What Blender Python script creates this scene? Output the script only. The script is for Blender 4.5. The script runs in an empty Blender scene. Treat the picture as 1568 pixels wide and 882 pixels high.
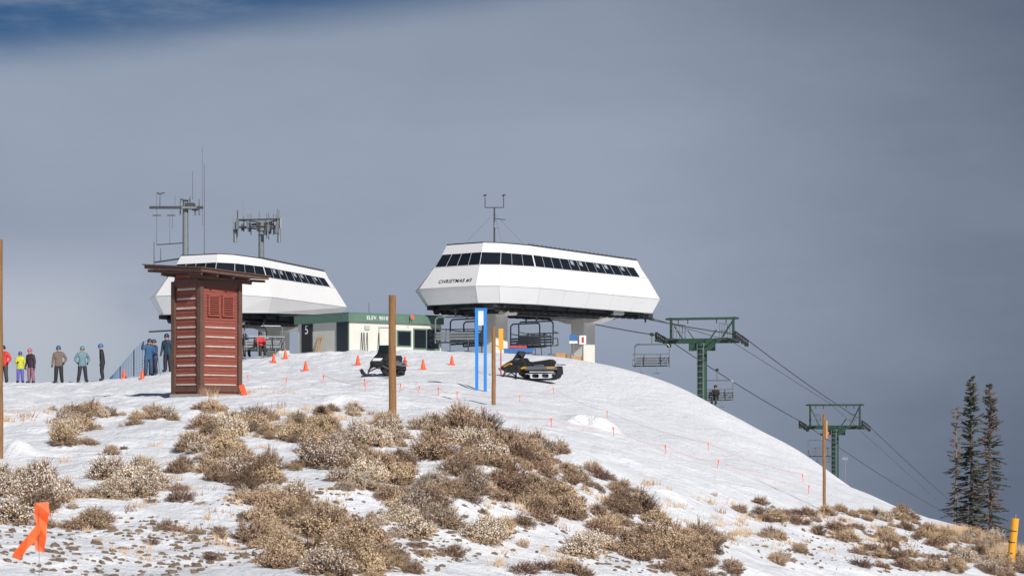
import bpy, math, random
import numpy as np
from mathutils import Vector, Matrix
random.seed(7); rng=np.random.default_rng(7)
scene=bpy.context.scene
F=3688.0; HZ=660.0
def W(px,py,Y): return Vector(((px-784)/F*Y, Y, (HZ-py)/F*Y))
COL=scene.collection
# ------------------------------------------------------------ materials
def nodes(name):
    m=bpy.data.materials.new(name); m.use_nodes=True
    nt=m.node_tree; return m,nt,nt.nodes['Principled BSDF']
def mat(name,c,rough=0.6,metal=0.0,var=0.15,scale=3.0,bump=0.0,bscale=20,spec=0.5,objrand=0.0,stretch=None):
    m,nt,b=nodes(name); N=nt.nodes; L=nt.links
    tc=N.new('ShaderNodeTexCoord'); no=N.new('ShaderNodeTexNoise'); no.inputs['Scale'].default_value=scale
    no.inputs['Detail'].default_value=5
    src=tc.outputs['Object']
    if stretch:
        mp=N.new('ShaderNodeMapping'); mp.inputs['Scale'].default_value=stretch
        L.new(src,mp.inputs['Vector']); src=mp.outputs['Vector']
    L.new(src,no.inputs['Vector'])
    mx=N.new('ShaderNodeMix'); mx.data_type='RGBA'
    mx.inputs[6].default_value=(*[x*(1-var) for x in c],1); mx.inputs[7].default_value=(*[min(1,x*(1+var)) for x in c],1)
    L.new(no.outputs['Fac'],mx.inputs[0]); out=mx.outputs[2]
    if objrand:
        oi=N.new('ShaderNodeObjectInfo'); hs=N.new('ShaderNodeHueSaturation')
        mr=N.new('ShaderNodeMapRange'); mr.inputs[3].default_value=1-objrand; mr.inputs[4].default_value=1+objrand
        L.new(oi.outputs['Random'],mr.inputs[0]); L.new(mr.outputs[0],hs.inputs['Value'])
        mr2=N.new('ShaderNodeMapRange'); mr2.inputs[3].default_value=0.486; mr2.inputs[4].default_value=0.507
        L.new(oi.outputs['Random'],mr2.inputs[0]); L.new(mr2.outputs[0],hs.inputs['Hue'])
        L.new(out,hs.inputs['Color']); out=hs.outputs[0]
    L.new(out,b.inputs['Base Color'])
    b.inputs['Roughness'].default_value=rough; b.inputs['Metallic'].default_value=metal
    b.inputs['Specular IOR Level'].default_value=spec
    if bump:
        n2=N.new('ShaderNodeTexNoise'); n2.inputs['Scale'].default_value=bscale; L.new(src,n2.inputs['Vector'])
        bp=N.new('ShaderNodeBump'); bp.inputs['Strength'].default_value=bump; bp.inputs['Distance'].default_value=0.02
        L.new(n2.outputs['Fac'],bp.inputs['Height']); L.new(bp.outputs[0],b.inputs['Normal'])
    return m
M={}
M['white']=mat('white_panel_paint',(0.75,0.75,0.755),0.45,var=0.07,scale=0.6,bump=0.04,bscale=2)
M['cream']=mat('cream_steel_paint',(0.66,0.64,0.59),0.5,var=0.1,scale=1.5)
M['seam']=mat('panel_seam',(0.42,0.43,0.45),0.6)
M['blind']=mat('window_blind',(0.30,0.33,0.38),0.6)
M['glass']=mat('dark_window_glass',(0.012,0.016,0.022),0.08,var=0.4,scale=0.7)
M['black']=mat('black_machinery',(0.018,0.018,0.02),0.6,var=0.4,scale=5)
M['darksteel']=mat('dark_steel',(0.06,0.065,0.07),0.5,0.4,var=0.3,scale=4)
M['steel']=mat('galvanised_steel',(0.22,0.24,0.26),0.5,0.5,var=0.2,scale=4)
M['greensteel']=mat('green_tower_paint',(0.025,0.065,0.045),0.5,var=0.3,scale=3)
M['greenfascia']=mat('green_fascia',(0.10,0.18,0.14),0.6,var=0.15)
M['wall']=mat('cream_wall',(0.62,0.61,0.55),0.8,var=0.1,scale=2,bump=0.1)
M['red']=mat('red_wood_siding',(0.27,0.068,0.048),0.75,var=0.35,scale=3,bump=0.3,stretch=(1,1,8))
M['stripe']=mat('weathered_batten',(0.52,0.43,0.37),0.8,var=0.35,scale=6)
M['brown']=mat('brown_trim',(0.11,0.055,0.04),0.75,var=0.35,scale=5,bump=0.2)
M['roof']=mat('roof_shingle',(0.11,0.065,0.05),0.85,var=0.4,scale=9,bump=0.4)
M['conc']=mat('concrete',(0.33,0.31,0.29),0.9,var=0.2,scale=5,bump=0.3)
M['pole']=mat('wooden_pole',(0.27,0.14,0.057),0.85,var=0.55,scale=5,bump=0.7,stretch=(8,8,0.7))
M['ply']=mat('plywood',(0.42,0.25,0.12),0.8,var=0.25,scale=4)
M['orange']=mat('safety_orange',(0.85,0.10,0.02),0.5,var=0.12)
M['orangecloth']=mat('orange_tape',(0.85,0.12,0.02),0.6,var=0.2,scale=10)
M['blue']=mat('blue_plastic',(0.02,0.20,0.60),0.4,var=0.1)
M['yellow']=mat('yellow_plastic',(0.72,0.34,0.02),0.45,var=0.15)
M['signwhite']=mat('white_sign',(0.78,0.78,0.78),0.5,var=0.05)
M['signblue']=mat('blue_sign',(0.03,0.13,0.35),0.5,var=0.05)
M['signred']=mat('red_sign',(0.5,0.04,0.03),0.5,var=0.1)
M['cable']=mat('wire_rope',(0.05,0.05,0.055),0.5,0.5)
M['net']=mat('blue_netting',(0.06,0.18,0.36),0.7)
M['bark']=mat('bark',(0.09,0.065,0.05),0.95,var=0.4,scale=8)
M['deadbark']=mat('dead_bark',(0.20,0.16,0.13),0.95,var=0.4,scale=8)
M['needle']=mat('conifer_needles',(0.042,0.054,0.036),0.8,var=0.5,scale=3)
M['needle2']=mat('conifer_needles_light',(0.11,0.11,0.07),0.8,var=0.4,scale=3)
M['needlebrown']=mat('brown_needles',(0.17,0.11,0.075),0.9,var=0.4,scale=3)
M['stem']=mat('bush_stem',(0.135,0.092,0.065),0.9,var=0.35,scale=4,objrand=0.3)  # darkened so the bush interior looks self-shaded; the shade is in the colour
M['stemred']=mat('bush_red_stem',(0.14,0.068,0.055),0.9,var=0.35,scale=4,objrand=0.3)
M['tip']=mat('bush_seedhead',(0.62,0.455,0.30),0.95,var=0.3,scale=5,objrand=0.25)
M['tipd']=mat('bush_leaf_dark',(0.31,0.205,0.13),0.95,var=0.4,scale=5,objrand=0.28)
M['frost']=mat('frosted_seedhead',(0.88,0.80,0.69),0.9,var=0.1,scale=5,objrand=0.06)
M['straw']=mat('dry_straw',(0.50,0.34,0.18),0.9,var=0.3,scale=4)
M['rock']=mat('brown_rock',(0.17,0.12,0.085),0.95,var=0.4,scale=6,bump=0.4)
M['skin']=mat('skin',(0.48,0.27,0.19),0.6,var=0.1)
M['lip']=mat('lips',(0.35,0.12,0.10),0.6)
M['goggle']=mat('goggle_lens',(0.02,0.03,0.05),0.1)
# ------------------------------------------------------------ mesh builder
class MB:
    def __init__(s): s.v=[];s.f=[];s.m=[];s.mats=[]
    def mi(s,k):
        if k not in s.mats: s.mats.append(k)
        return s.mats.index(k)
    def add(s,vs,fs,k):
        o=len(s.v); s.v+= [tuple(p) for p in vs]; i=s.mi(k)
        for f in fs: s.f.append(tuple(o+j for j in f)); s.m.append(i)
    def box(s,c,size,k,R=None):
        hx,hy,hz=[x/2 for x in size]; c=Vector(c)
        P=[Vector((x,y,z)) for z in(-hz,hz) for y in(-hy,hy) for x in(-hx,hx)]
        if R is not None: P=[R@p for p in P]
        s.add([c+p for p in P],[(0,2,3,1),(4,5,7,6),(0,1,5,4),(2,6,7,3),(0,4,6,2),(1,3,7,5)],k)
    def tube(s,a,b,r0,r1,k,n=8,cap=True):
        a=Vector(a);b=Vector(b);d=(b-a)
        if d.length<1e-6: return
        d.normalize(); x=d.orthogonal().normalized(); y=d.cross(x)
        vs=[];
        for p,r in((a,r0),(b,r1)):
            for i in range(n):
                t=2*math.pi*i/n; vs.append(p+x*(r*math.cos(t))+y*(r*math.sin(t)))
        fs=[(i,(i+1)%n,n+(i+1)%n,n+i) for i in range(n)]
        if cap: fs+=[tuple(range(n-1,-1,-1)),tuple(range(n,2*n))]
        s.add(vs,fs,k)
    def path(s,pts,r,k,n=6):
        for a,b in zip(pts[:-1],pts[1:]): s.tube(a,b,r,r,k,n)
    def prism(s,prof,ext,k,taper=None):
        n=len(prof); e=Vector(ext); A=[Vector(p)-e/2 for p in prof]; B=[Vector(p)+e/2 for p in prof]
        s.add(A+B,[tuple(range(n)),tuple(range(2*n-1,n-1,-1))]+[(i,n+i,n+(i+1)%n,(i+1)%n) for i in range(n)],k)
    def ball(s,c,r,k,nu=12,nv=8,sc=(1,1,1),zmin=-1,R=None):
        vs=[];fs=[];c=Vector(c)
        for j in range(nv+1):
            ph=math.pi*j/nv
            for i in range(nu):
                t=2*math.pi*i/nu; z=max(math.cos(ph),zmin)
                p=Vector((math.sin(ph)*math.cos(t)*r*sc[0],math.sin(ph)*math.sin(t)*r*sc[1],z*r*sc[2]))
                if R is not None:p=R@p
                vs.append(c+p)
        for j in range(nv):
            for i in range(nu): fs.append((j*nu+i,(j+1)*nu+i,(j+1)*nu+(i+1)%nu,j*nu+(i+1)%nu))
        s.add(vs,fs,k)
    def mesh(s,name):
        me=bpy.data.meshes.new(name); me.from_pydata(s.v,[],s.f)
        for k in s.mats: me.materials.append(M[k])
        me.polygons.foreach_set('material_index',s.m); me.update(); return me
    def obj(s,name,parent=None,smooth=False,bevel=0,fixn=True):
        me=s.mesh(name)
        if fixn:
            import bmesh
            bm=bmesh.new(); bm.from_mesh(me); bmesh.ops.recalc_face_normals(bm,faces=bm.faces); bm.to_mesh(me); bm.free()
        o=bpy.data.objects.new(name,me); COL.objects.link(o)
        if smooth:
            for p in me.polygons:p.use_smooth=True
        if bevel:
            b=o.modifiers.new('b','BEVEL'); b.width=bevel; b.segments=2; b.limit_method='ANGLE'
        if parent: o.parent=parent
        return o
def root(name,loc=(0,0,0),yaw=0):
    e=bpy.data.objects.new(name,None); e.location=loc; e.rotation_euler=(0,0,yaw); COL.objects.link(e); return e
def text(body,origin,right,up,size,k,parent,name='lettering',sx=1.0):
    cu=bpy.data.curves.new(name,'FONT'); cu.body=body; cu.size=size; cu.align_x='CENTER'; cu.align_y='CENTER'; cu.extrude=0.004; cu.space_character=1.12; cu.offset=.002
    o=bpy.data.objects.new(name,cu); COL.objects.link(o)
    dg=bpy.context.evaluated_depsgraph_get(); me=bpy.data.meshes.new_from_object(o.evaluated_get(dg))
    bpy.data.objects.remove(o); me.materials.clear(); me.materials.append(M[k])
    for v_ in me.vertices: v_.co.x*=sx
    o=bpy.data.objects.new(name,me); COL.objects.link(o)
    r=Vector(right).normalized(); u=Vector(up).normalized(); n=r.cross(u)
    mt=Matrix((r,u,n)).transposed().to_4x4(); mt.translation=Vector(origin); o.matrix_world=mt
    if parent:
        o.parent=parent; o.matrix_parent_inverse=parent.matrix_world.inverted()
    return o
# ------------------------------------------------------------ terrain
cols={-250:[(900,26),(800,33),(700,45),(640,62),(605,85),(590,112),(587,122)],
 0:[(882,28),(800,34),(700,46),(640,60),(606,82),(591,112),(587,122)],
 150:[(882,28.5),(790,36),(700,47),(635,62),(605,82),(591,110),(586,122)],
 300:[(882,29),(780,37),(690,48),(625,64),(604,74),(592,92),(575,112),(566,121)],
 450:[(882,30),(780,38),(700,47),(640,57),(603,78),(565,108),(545,119)],
 600:[(882,32),(760,40),(690,47),(643,55),(603,78),(562,108),(540,120)],
 756:[(882,34),(740,44),(680,54),(625,70),(590,95),(560,112),(543,122)],
 900:[(882,37),(760,46),(705,55),(660,67),(603,92),(572,110),(558,120)],
 1080:[(882,42),(800,52),(740,62),(690,78),(640,102),(617,116)],
 1250:[(882,48),(820,58),(780,68),(740,85),(715,98),(706,106)],
 1400:[(882,54),(840,62),(805,76),(785,90),(779,96)],
 1568:[(882,60),(862,68),(843,80),(836,86)],
 1750:[(925,62),(905,75),(900,82)]}
ctl=[]
for px,l in cols.items():
    for py,Y in l:
        p=W(px,py,Y); ctl.append(tuple(p))
    cr=ctl[-1]; u=cr[0]/cr[1]
    if px<1000:
        ctl.append((u*140,140,cr[2]-0.7)); ctl.append((u*175,175,cr[2]-12)); ctl.append((u*215,215,cr[2]-32))
    else:
        Y=cr[1]; ctl.append((u*(Y+18),Y+18,cr[2]-5)); ctl.append((u*(Y+60),Y+60,cr[2]-24)); ctl.append((u*(Y+110),Y+110,cr[2]-50))
ctl+=[(0,0,-1.65),(-10,8,-1.5),(8,8,-2.2),(-25,25,-0.9),(25,25,-5.5),(-12,-8,-1.6),(12,-8,-2.6),(-40,60,0.6),(-50,100,1.6),(45,55,-9),(60,100,-17)]
C=np.array(ctl); S=50.0
def phi(r2): return np.where(r2>1e-12,0.5*r2*np.log(np.maximum(r2,1e-12)),0)
P=C[:,:2]/S; n=len(P)
K=phi(((P[:,None]-P[None])**2).sum(-1))+np.eye(n)*1e-5
Q=np.hstack([np.ones((n,1)),P]); A=np.block([[K,Q],[Q.T,np.zeros((3,3))]])
sol=np.linalg.solve(A,np.concatenate([C[:,2],np.zeros(3)])); wts,aff=sol[:n],sol[n:]
def tps(x,y):
    x=x/S;y=y/S; z=aff[0]+aff[1]*x+aff[2]*y
    for i in range(n): z=z+wts[i]*phi((x-P[i,0])**2+(y-P[i,1])**2)
    return z
tab=rng.random((256,256))
def vn(x,y):
    xi=np.floor(x).astype(int); yi=np.floor(y).astype(int); fx=x-xi; fy=y-yi
    fx=fx*fx*(3-2*fx); fy=fy*fy*(3-2*fy); a=tab[xi%256,yi%256];b=tab[(xi+1)%256,yi%256];c=tab[xi%256,(yi+1)%256];d=tab[(xi+1)%256,(yi+1)%256]
    return (a*(1-fx)+b*fx)*(1-fy)+(c*(1-fx)+d*fx)*fy-0.5
def sst(a,b,x):
    t=np.clip((x-a)/(b-a),0,1); return t*t*(3-2*t)
def height(x,y):
    z=tps(x,y)
    px=784+F*x/np.maximum(y,5)
    amp=1-0.78*sst(620,780,px)*sst(50,75,y)          # smooth wind-packed dome on the right
    amp=amp*(0.5+0.5*(1-sst(90,100,y)))
    z=z+amp*(0.26*vn(x/2.3,y/2.9)+0.18*vn(x/0.95+9,y/1.2+3)+0.08*vn(x/0.42,y/0.48))
    z=z+0.34*vn(x/6+40,y/8+7)*sst(10,25,y)*(1-sst(85,110,y))
    # long soft drifts on the dome running down-slope
    z=z+0.55*vn((x+y*.35)/3.5+11,y/16+5)*sst(700,900,px)*sst(60,75,y)*(1-sst(98,114,y))
    z=z+0.12*vn((x-y*.25)/1.6+31,y/6+15)*sst(640,800,px)*sst(45,60,y)*(1-sst(98,114,y))
    # trampled snow near the people
    z=z+0.08*vn(x/.35+3,y/.45)*sst(95,105,y)*(1-sst(560,700,px))
    # lumpy ploughed bank in front of the operator hut
    z=z+(0.34*np.abs(vn(x/1.3,y/1.6+30))+0.14*vn(x/.45,y/.5))*np.exp(-((x+8.5)/5.0)**2-((y-119)/3.0)**2)
    # wind cornice
    s=y-67.5-0.9*(x-2.3)+1.1*vn(x/0.5+5,y*0+2)
    z=z+0.30*np.exp(-((x-2.35)/0.70)**4)*np.where(s<0,np.maximum(0,1+s/0.2),np.exp(-np.maximum(s,0)/6.0))
    # snow lump by the left post
    z=z+0.26*np.exp(-((x+9.65)/0.26)**2-((y-47)/0.5)**2)*(.7+.9*np.abs(vn(x/.2,y/.2)))
    r=np.hypot(x,y-75); w=sst(95,230,r)
    return z*(1-w)+w*(-0.12*r-6)
def spaced(a,b,d): return np.arange(a,b,d)
Xs=np.concatenate([[-2600,-1500,-800,-400,-220,-140,-100],spaced(-72,-34,1.2),spaced(-34,34,0.16),spaced(34,72,1.2),[75,100,140,220,400,800,1500,2600]])
Ys=np.concatenate([[-2600,-1500,-800,-400,-200,-100,-60,-30,-15],spaced(-8,20,1.0),spaced(20,75,0.16),spaced(75,125,0.22),spaced(125,180,1.0),[185,200,225,260,300,400,600,1000,1600,2800]])
GX,GY=np.meshgrid(Xs,Ys); GZ=height(GX,GY)
def Hq(x,y):
    i=int(np.clip(np.searchsorted(Xs,x)-1,0,len(Xs)-2)); j=int(np.clip(np.searchsorted(Ys,y)-1,0,len(Ys)-2))
    tx=(x-Xs[i])/(Xs[i+1]-Xs[i]); ty=(y-Ys[j])/(Ys[j+1]-Ys[j])
    return float((GZ[j,i]*(1-tx)+GZ[j,i+1]*tx)*(1-ty)+(GZ[j+1,i]*(1-tx)+GZ[j+1,i+1]*tx)*ty)
YR=np.arange(18,128,0.2)
def ground(px,py):
    u=(px-784)/F; w=(HZ-py)/F
    for Y in YR:
        if Hq(u*Y,Y)>=w*Y: return Vector((u*Y,Y,Hq(u*Y,Y)))
    Y=119.0; return Vector((u*Y,Y,Hq(u*Y,Y)))
def stand(px,Y):
    x=(px-784)/F*Y; return Vector((x,Y,Hq(x,Y)))
# ------------------------------------------------------------ bush placement
clusters=[(45,748,70,32,14,.42,.62,'f'),(20,805,30,20,4,.4,.6,'f'),(115,662,26,18,6,.35,.5,'n'),(130,632,50,9,12,.25,.4,'n'),(228,636,32,11,7,.25,.4,'n'),
(190,737,42,26,10,.3,.48,'f'),(215,706,14,9,2,.3,.4,'r'),(275,756,16,12,3,.25,.4,'r'),(130,802,22,14,4,.3,.4,'r'),(265,710,22,9,3,.2,.3,'n'),(105,738,10,10,2,.2,.3,'n'),(165,688,14,8,2,.2,.3,'r'),
(318,622,14,16,4,.25,.4,'n'),(345,652,44,13,11,.28,.45,'n'),(435,652,72,20,26,.3,.5,'n'),(335,690,45,20,14,.3,.48,'n'),(370,722,50,28,18,.3,.48,'n'),
(420,772,48,28,18,.3,.5,'n'),(500,822,78,36,28,.32,.52,'n'),(545,865,60,18,12,.3,.5,'n'),(450,856,50,25,12,.3,.5,'n'),(388,815,24,14,4,.3,.42,'n'),
(512,690,60,25,18,.32,.54,'f'),(545,728,34,22,7,.3,.5,'f'),(515,626,32,11,6,.22,.36,'n'),(600,700,60,36,17,.3,.5,'n'),(632,760,36,22,6,.3,.46,'n'),
(645,803,38,26,7,.38,.54,'f'),(690,748,48,28,10,.28,.45,'f'),(745,828,24,14,4,.32,.44,'f'),(690,658,52,20,19,.36,.56,'n'),(765,690,70,26,32,.34,.56,'n'),
(805,738,60,32,28,.3,.5,'r'),(850,768,48,26,18,.3,.48,'n'),(888,722,32,14,7,.28,.42,'n'),(905,840,24,12,4,.32,.44,'f'),(952,790,50,32,18,.3,.48,'n'),
(1000,832,48,28,17,.3,.48,'n'),(1070,832,30,18,7,.25,.42,'n'),(1050,862,44,16,9,.25,.42,'r'),(958,752,26,14,4,.22,.36,'n'),(830,700,30,20,8,.28,.45,'n'),(720,700,50,30,10,.28,.48,'r'),(615,660,20,12,4,.25,.42,'f'),
(780,800,26,12,4,.22,.36,'n'),(880,870,20,10,3,.22,.36,'n'),(820,868,30,12,3,.22,.34,'r'),(1180,785,22,11,6,.3,.45,'r'),(1130,776,5,3,1,.2,.3,'n'),(1226,790,18,9,5,.28,.4,'r'),(1286,783,32,9,6,.25,.4,'n'),(1292,812,50,12,10,.25,.42,'r'),
(1360,787,42,13,14,.28,.45,'n'),(1402,816,60,18,24,.28,.46,'r'),(1482,832,62,20,28,.28,.46,'n'),(1540,862,40,16,16,.28,.46,'n'),(1350,850,50,16,11,.28,.42,'r'),(1450,862,62,14,14,.28,.44,'n'),(1172,818,20,8,4,.22,.34,'n'),(1100,875,40,8,4,.25,.4,'r'),(1215,845,50,14,5,.2,.32,'n'),
(1010,795,12,6,2,.25,.35,'n'),(1165,765,6,4,1,.25,.3,'n'),(1540,820,30,6,5,.2,.3,'n'),(650,850,60,20,5,.18,.3,'r'),(270,830,90,30,5,.16,.26,'r'),(590,650,14,8,3,.25,.35,'n')]
bushes=[]
for cx,cy,rx,ry,nn,s0,s1,t in clusters:
    for _ in range(nn):
        r=math.sqrt(random.random()); a=random.random()*6.283
        px=cx+rx*r*math.cos(a); py=cy+ry*r*math.sin(a)+6
        if py>930: continue
        p=ground(px,py); s=random.uniform(s0,s1)
        if any((p-q[0]).length<(s+q[1])*.38 for q in bushes): continue
        bushes.append((p,s,t))
        for _k in range(random.choice([0,1,1,2])):   # small satellites
            a2=random.random()*6.28; q2=Vector((p.x+math.cos(a2)*s*1.2,p.y+math.sin(a2)*s*1.2,0)); q2.z=Hq(q2.x,q2.y); bushes.append((q2,s*random.uniform(.35,.55),t))
# soil attribute
PX=784+F*GX/np.maximum(GY,6); PY=HZ-F*GZ/np.maximum(GY,6)
soil=np.zeros_like(GX); vis=(GY>8)
for cx,cy,rx,ry,a in [(180,840,230,50,.27),(60,870,90,30,.15),(430,790,110,70,.12),(620,740,160,70,.10),(820,770,140,60,.22),(1000,840,110,50,.22),(1240,850,120,35,.2),(1420,830,150,35,.36),(1540,855,80,30,.5),(720,850,90,40,.1)]:
    soil=np.maximum(soil,a*np.exp(-((PX-cx)/rx)**2-((PY-cy)/ry)**2)*vis)
for p,s,t in bushes:
    i0,i1=np.searchsorted(Xs,[p.x-1.2,p.x+1.2]); j0,j1=np.searchsorted(Ys,[p.y-1.2,p.y+1.2])
    sub=np.s_[j0:j1,i0:i1]; d2=(GX[sub]-p.x)**2+(GY[sub]-p.y)**2
    soil[sub]=np.minimum(1,soil[sub]+0.35*np.exp(-d2/(s*0.6)**2))
ny,nx=GX.shape
idx=np.arange(nx*ny).reshape(ny,nx)
faces=np.stack([idx[:-1,:-1],idx[:-1,1:],idx[1:,1:],idx[1:,:-1]],-1).reshape(-1,4)
me=bpy.data.meshes.new('snowy_hill_ground')
me.vertices.add(nx*ny); me.vertices.foreach_set('co',np.stack([GX,GY,GZ],-1).ravel())
me.loops.add(faces.size); me.loops.foreach_set('vertex_index',faces.ravel())
me.polygons.add(len(faces)); me.polygons.foreach_set('loop_start',np.arange(0,faces.size,4)); me.polygons.foreach_set('loop_total',np.full(len(faces),4))
me.update(calc_edges=True); me.validate()
at=me.attributes.new('soil','FLOAT','POINT'); at.data.foreach_set('value',soil.ravel())
me.polygons.foreach_set('use_smooth',np.ones(len(faces),bool))
m,nt,b=nodes('snow_and_soil'); N=nt.nodes; L=nt.links
tc=N.new('ShaderNodeTexCoord'); an=N.new('ShaderNodeAttribute'); an.attribute_name='soil'
def noise(sc,det=4,rough=.6,src=None):
    t=N.new('ShaderNodeTexNoise'); t.inputs['Scale'].default_value=sc; t.inputs['Detail'].default_value=det; t.inputs['Roughness'].default_value=rough
    L.new(src or tc.outputs['Object'],t.inputs['Vector']); return t.outputs['Fac']
def mth(op,a,b2=None,c=None):
    t=N.new('ShaderNodeMath'); t.operation=op
    for i,x in enumerate((a,b2,c)):
        if x is None: continue
        if isinstance(x,(int,float)): t.inputs[i].default_value=x
        else: L.new(x,t.inputs[i])
    return t.outputs[0]
nf=noise(3.2,7,.72); nf2=noise(11,3,.6)
v=mth('ADD',mth('MULTIPLY',an.outputs['Fac'],0.31),mth('ADD',mth('MULTIPLY',nf,0.72),mth('MULTIPLY',nf2,0.28)))
mr=N.new('ShaderNodeMapRange'); mr.interpolation_type='SMOOTHSTEP'; mr.inputs[1].default_value=0.685; mr.inputs[2].default_value=0.71; L.new(v,mr.inputs[0]); mask=mr.outputs[0]
sm=N.new('ShaderNodeMix'); sm.data_type='RGBA'; sm.inputs[6].default_value=(.10,.065,.045,1); sm.inputs[7].default_value=(.28,.19,.13,1); L.new(noise(9,5),sm.inputs[0])
sn=N.new('ShaderNodeMix'); sn.data_type='RGBA'; sn.inputs[6].default_value=(.80,.82,.87,1); sn.inputs[7].default_value=(.89,.90,.93,1); L.new(noise(0.6,4),sn.inputs[0])
mm=N.new('ShaderNodeMix'); mm.data_type='RGBA'; L.new(mask,mm.inputs[0]); L.new(sn.outputs[2],mm.inputs[6]); L.new(sm.outputs[2],mm.inputs[7]); L.new(mm.outputs[2],b.inputs['Base Color'])
b.inputs['Roughness'].default_value=.75; b.inputs['Specular IOR Level'].default_value=.25
mpw=N.new('ShaderNodeMapping'); mpw.inputs['Scale'].default_value=(1.0,.35,1); mpw.inputs['Rotation'].default_value=(0,0,.5); L.new(tc.outputs['Object'],mpw.inputs['Vector'])
hh=mth('ADD',mth('MULTIPLY',noise(1.9,6,.62),1.0),mth('MULTIPLY',noise(9,4,.65),0.25)); hh=mth('ADD',hh,mth('MULTIPLY',noise(1.1,5,.6,mpw.outputs['Vector']),1.3)); hh=mth('SUBTRACT',hh,mth('MULTIPLY',mask,0.35))
bp=N.new('ShaderNodeBump'); bp.inputs['Strength'].default_value=.75; bp.inputs['Distance'].default_value=.16; L.new(hh,bp.inputs['Height']); L.new(bp.outputs[0],b.inputs['Normal'])
me.materials.append(m); o=bpy.data.objects.new('snowy_hill_ground',me); COL.objects.link(o)
# ------------------------------------------------------------ bushes
def bushmesh(name,seed,kind):
    R=random.Random(seed); mb=MB(); st='stemred' if kind=='r' else 'stem'
    nst=150 if kind!='r' else 120
    lob=[(R.uniform(0,6.28),R.uniform(.75,1.15)) for _ in range(4)]
    for i in range(nst):
        a=R.uniform(0,6.283); el=math.asin(R.uniform(0.10,1)**0.9)
        k=max(l*math.cos((a-t)/2)**2 for t,l in lob)
        l=R.uniform(.55,1.0)*(0.6+0.45*k)
        d=Vector((math.cos(a)*math.cos(el),math.sin(a)*math.cos(el),math.sin(el)*0.9))
        p0=Vector((R.uniform(-.1,.1),R.uniform(-.1,.1),-0.05)); p1=p0+d*l*.6+Vector((0,0,-.03)); 
        mb.tube(p0,p1,.012,.008,st,3,False)
        for j in range(4):
            e=(d+Vector((R.gauss(0,.34),R.gauss(0,.34),R.gauss(.15,.2)))).normalized()
            p2=p1+e*l*R.uniform(.22,.46)
            mb.tube(p1,p2,.008,.005,st,3,False)
            nl=8 if kind!='r' else 4
            for q in range(nl):
                s=R.uniform(.35,1.05); c=p1.lerp(p2,s)+Vector((R.gauss(0,.03),R.gauss(0,.03),R.gauss(0,.025)))
                x=Vector((R.gauss(0,1),R.gauss(0,1),R.gauss(0,1))).normalized(); y=x.orthogonal().normalized(); w=R.uniform(.018,.034)
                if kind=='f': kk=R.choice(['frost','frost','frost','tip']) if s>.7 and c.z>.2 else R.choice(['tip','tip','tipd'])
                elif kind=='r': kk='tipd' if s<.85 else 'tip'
                else: kk=('tip' if c.z>.22 else 'tipd') if s>.65 else 'tipd'  # lower and inner leaves darker, tops lighter: bush self-shading put into colour
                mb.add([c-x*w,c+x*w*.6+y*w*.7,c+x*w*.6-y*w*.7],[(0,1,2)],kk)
    return mb.mesh(name)
variants={k:[bushmesh('bush_%s'%k,s*11+ord(k),k) for s in range(5)] for k in 'nfr'}
br=root('sagebrush_thicket')
for p,s,t in bushes:
    if t=='n' and random.random()<.15: t='r'
    if t=='n' and random.random()<.22: t='f'
    if t=='r' and random.random()<.4: t='n'
    if t=='f' and random.random()<.15: t='n'
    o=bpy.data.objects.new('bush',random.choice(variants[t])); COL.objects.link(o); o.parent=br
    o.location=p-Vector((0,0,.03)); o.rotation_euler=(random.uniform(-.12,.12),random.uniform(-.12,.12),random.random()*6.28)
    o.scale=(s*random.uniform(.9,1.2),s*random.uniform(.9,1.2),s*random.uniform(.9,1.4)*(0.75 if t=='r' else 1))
# small tufts / grass
gm=MB()
def tuft(p,h,nb,k='straw',spr=.1):
    for _ in range(nb):
        a=random.random()*6.28; b0=p+Vector((random.gauss(0,spr),random.gauss(0,spr),-.03)); t=b0+Vector((math.cos(a)*h*random.uniform(.1,.6),math.sin(a)*h*random.uniform(.1,.6),h*random.uniform(.5,1)))
        w=.006+.004*random.random(); gm.add([b0-Vector((w,0,0)),b0+Vector((w,0,0)),t],[(0,1,2)],k)
for cx,cy,rx,ry,nn,h in [(325,600,35,8,50,.4),(1490,822,80,10,120,.32),(1550,850,30,14,60,.35),(300,770,300,90,110,.16),(700,780,250,90,110,.18),(1320,815,230,34,110,.2),(460,640,160,15,40,.25),(1000,800,150,60,70,.2),(60,640,90,14,14,.2),(400,600,60,6,14,.15)]:
    for _ in range(nn):
        r=math.sqrt(random.random()); a=random.random()*6.28
        p=ground(cx+rx*r*math.cos(a),cy+ry*r*math.sin(a)); tuft(p,h*random.uniform(.6,1.3),random.randint(8,26),random.choice(['straw','straw','tip','tipd']),.06+.05*random.random())
gm.obj('dry_grass',fixn=False)
rk=MB()
for _ in range(1700):
    reg=random.choice([(180,840,230,45),(180,840,230,45),(800,800,220,70),(1350,840,210,35),(1000,850,120,30),(450,800,140,70),(620,840,100,40)])
    r=math.sqrt(random.random()); a=random.random()*6.28
    p=ground(reg[0]+reg[2]*r*math.cos(a),min(900,reg[1]+reg[3]*r*math.sin(a))); s=random.choice([.02,.03,.03,.04,.06])*random.uniform(.7,1.2)
    R3=Matrix.Rotation(random.random()*6,3,'Z')@Matrix.Rotation(random.random(),3,'X')
    rk.ball(p+Vector((0,0,s*.1)),s,'rock',5,3,(1.5,1,.5),R=R3)
rk.obj('loose_rocks')
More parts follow.
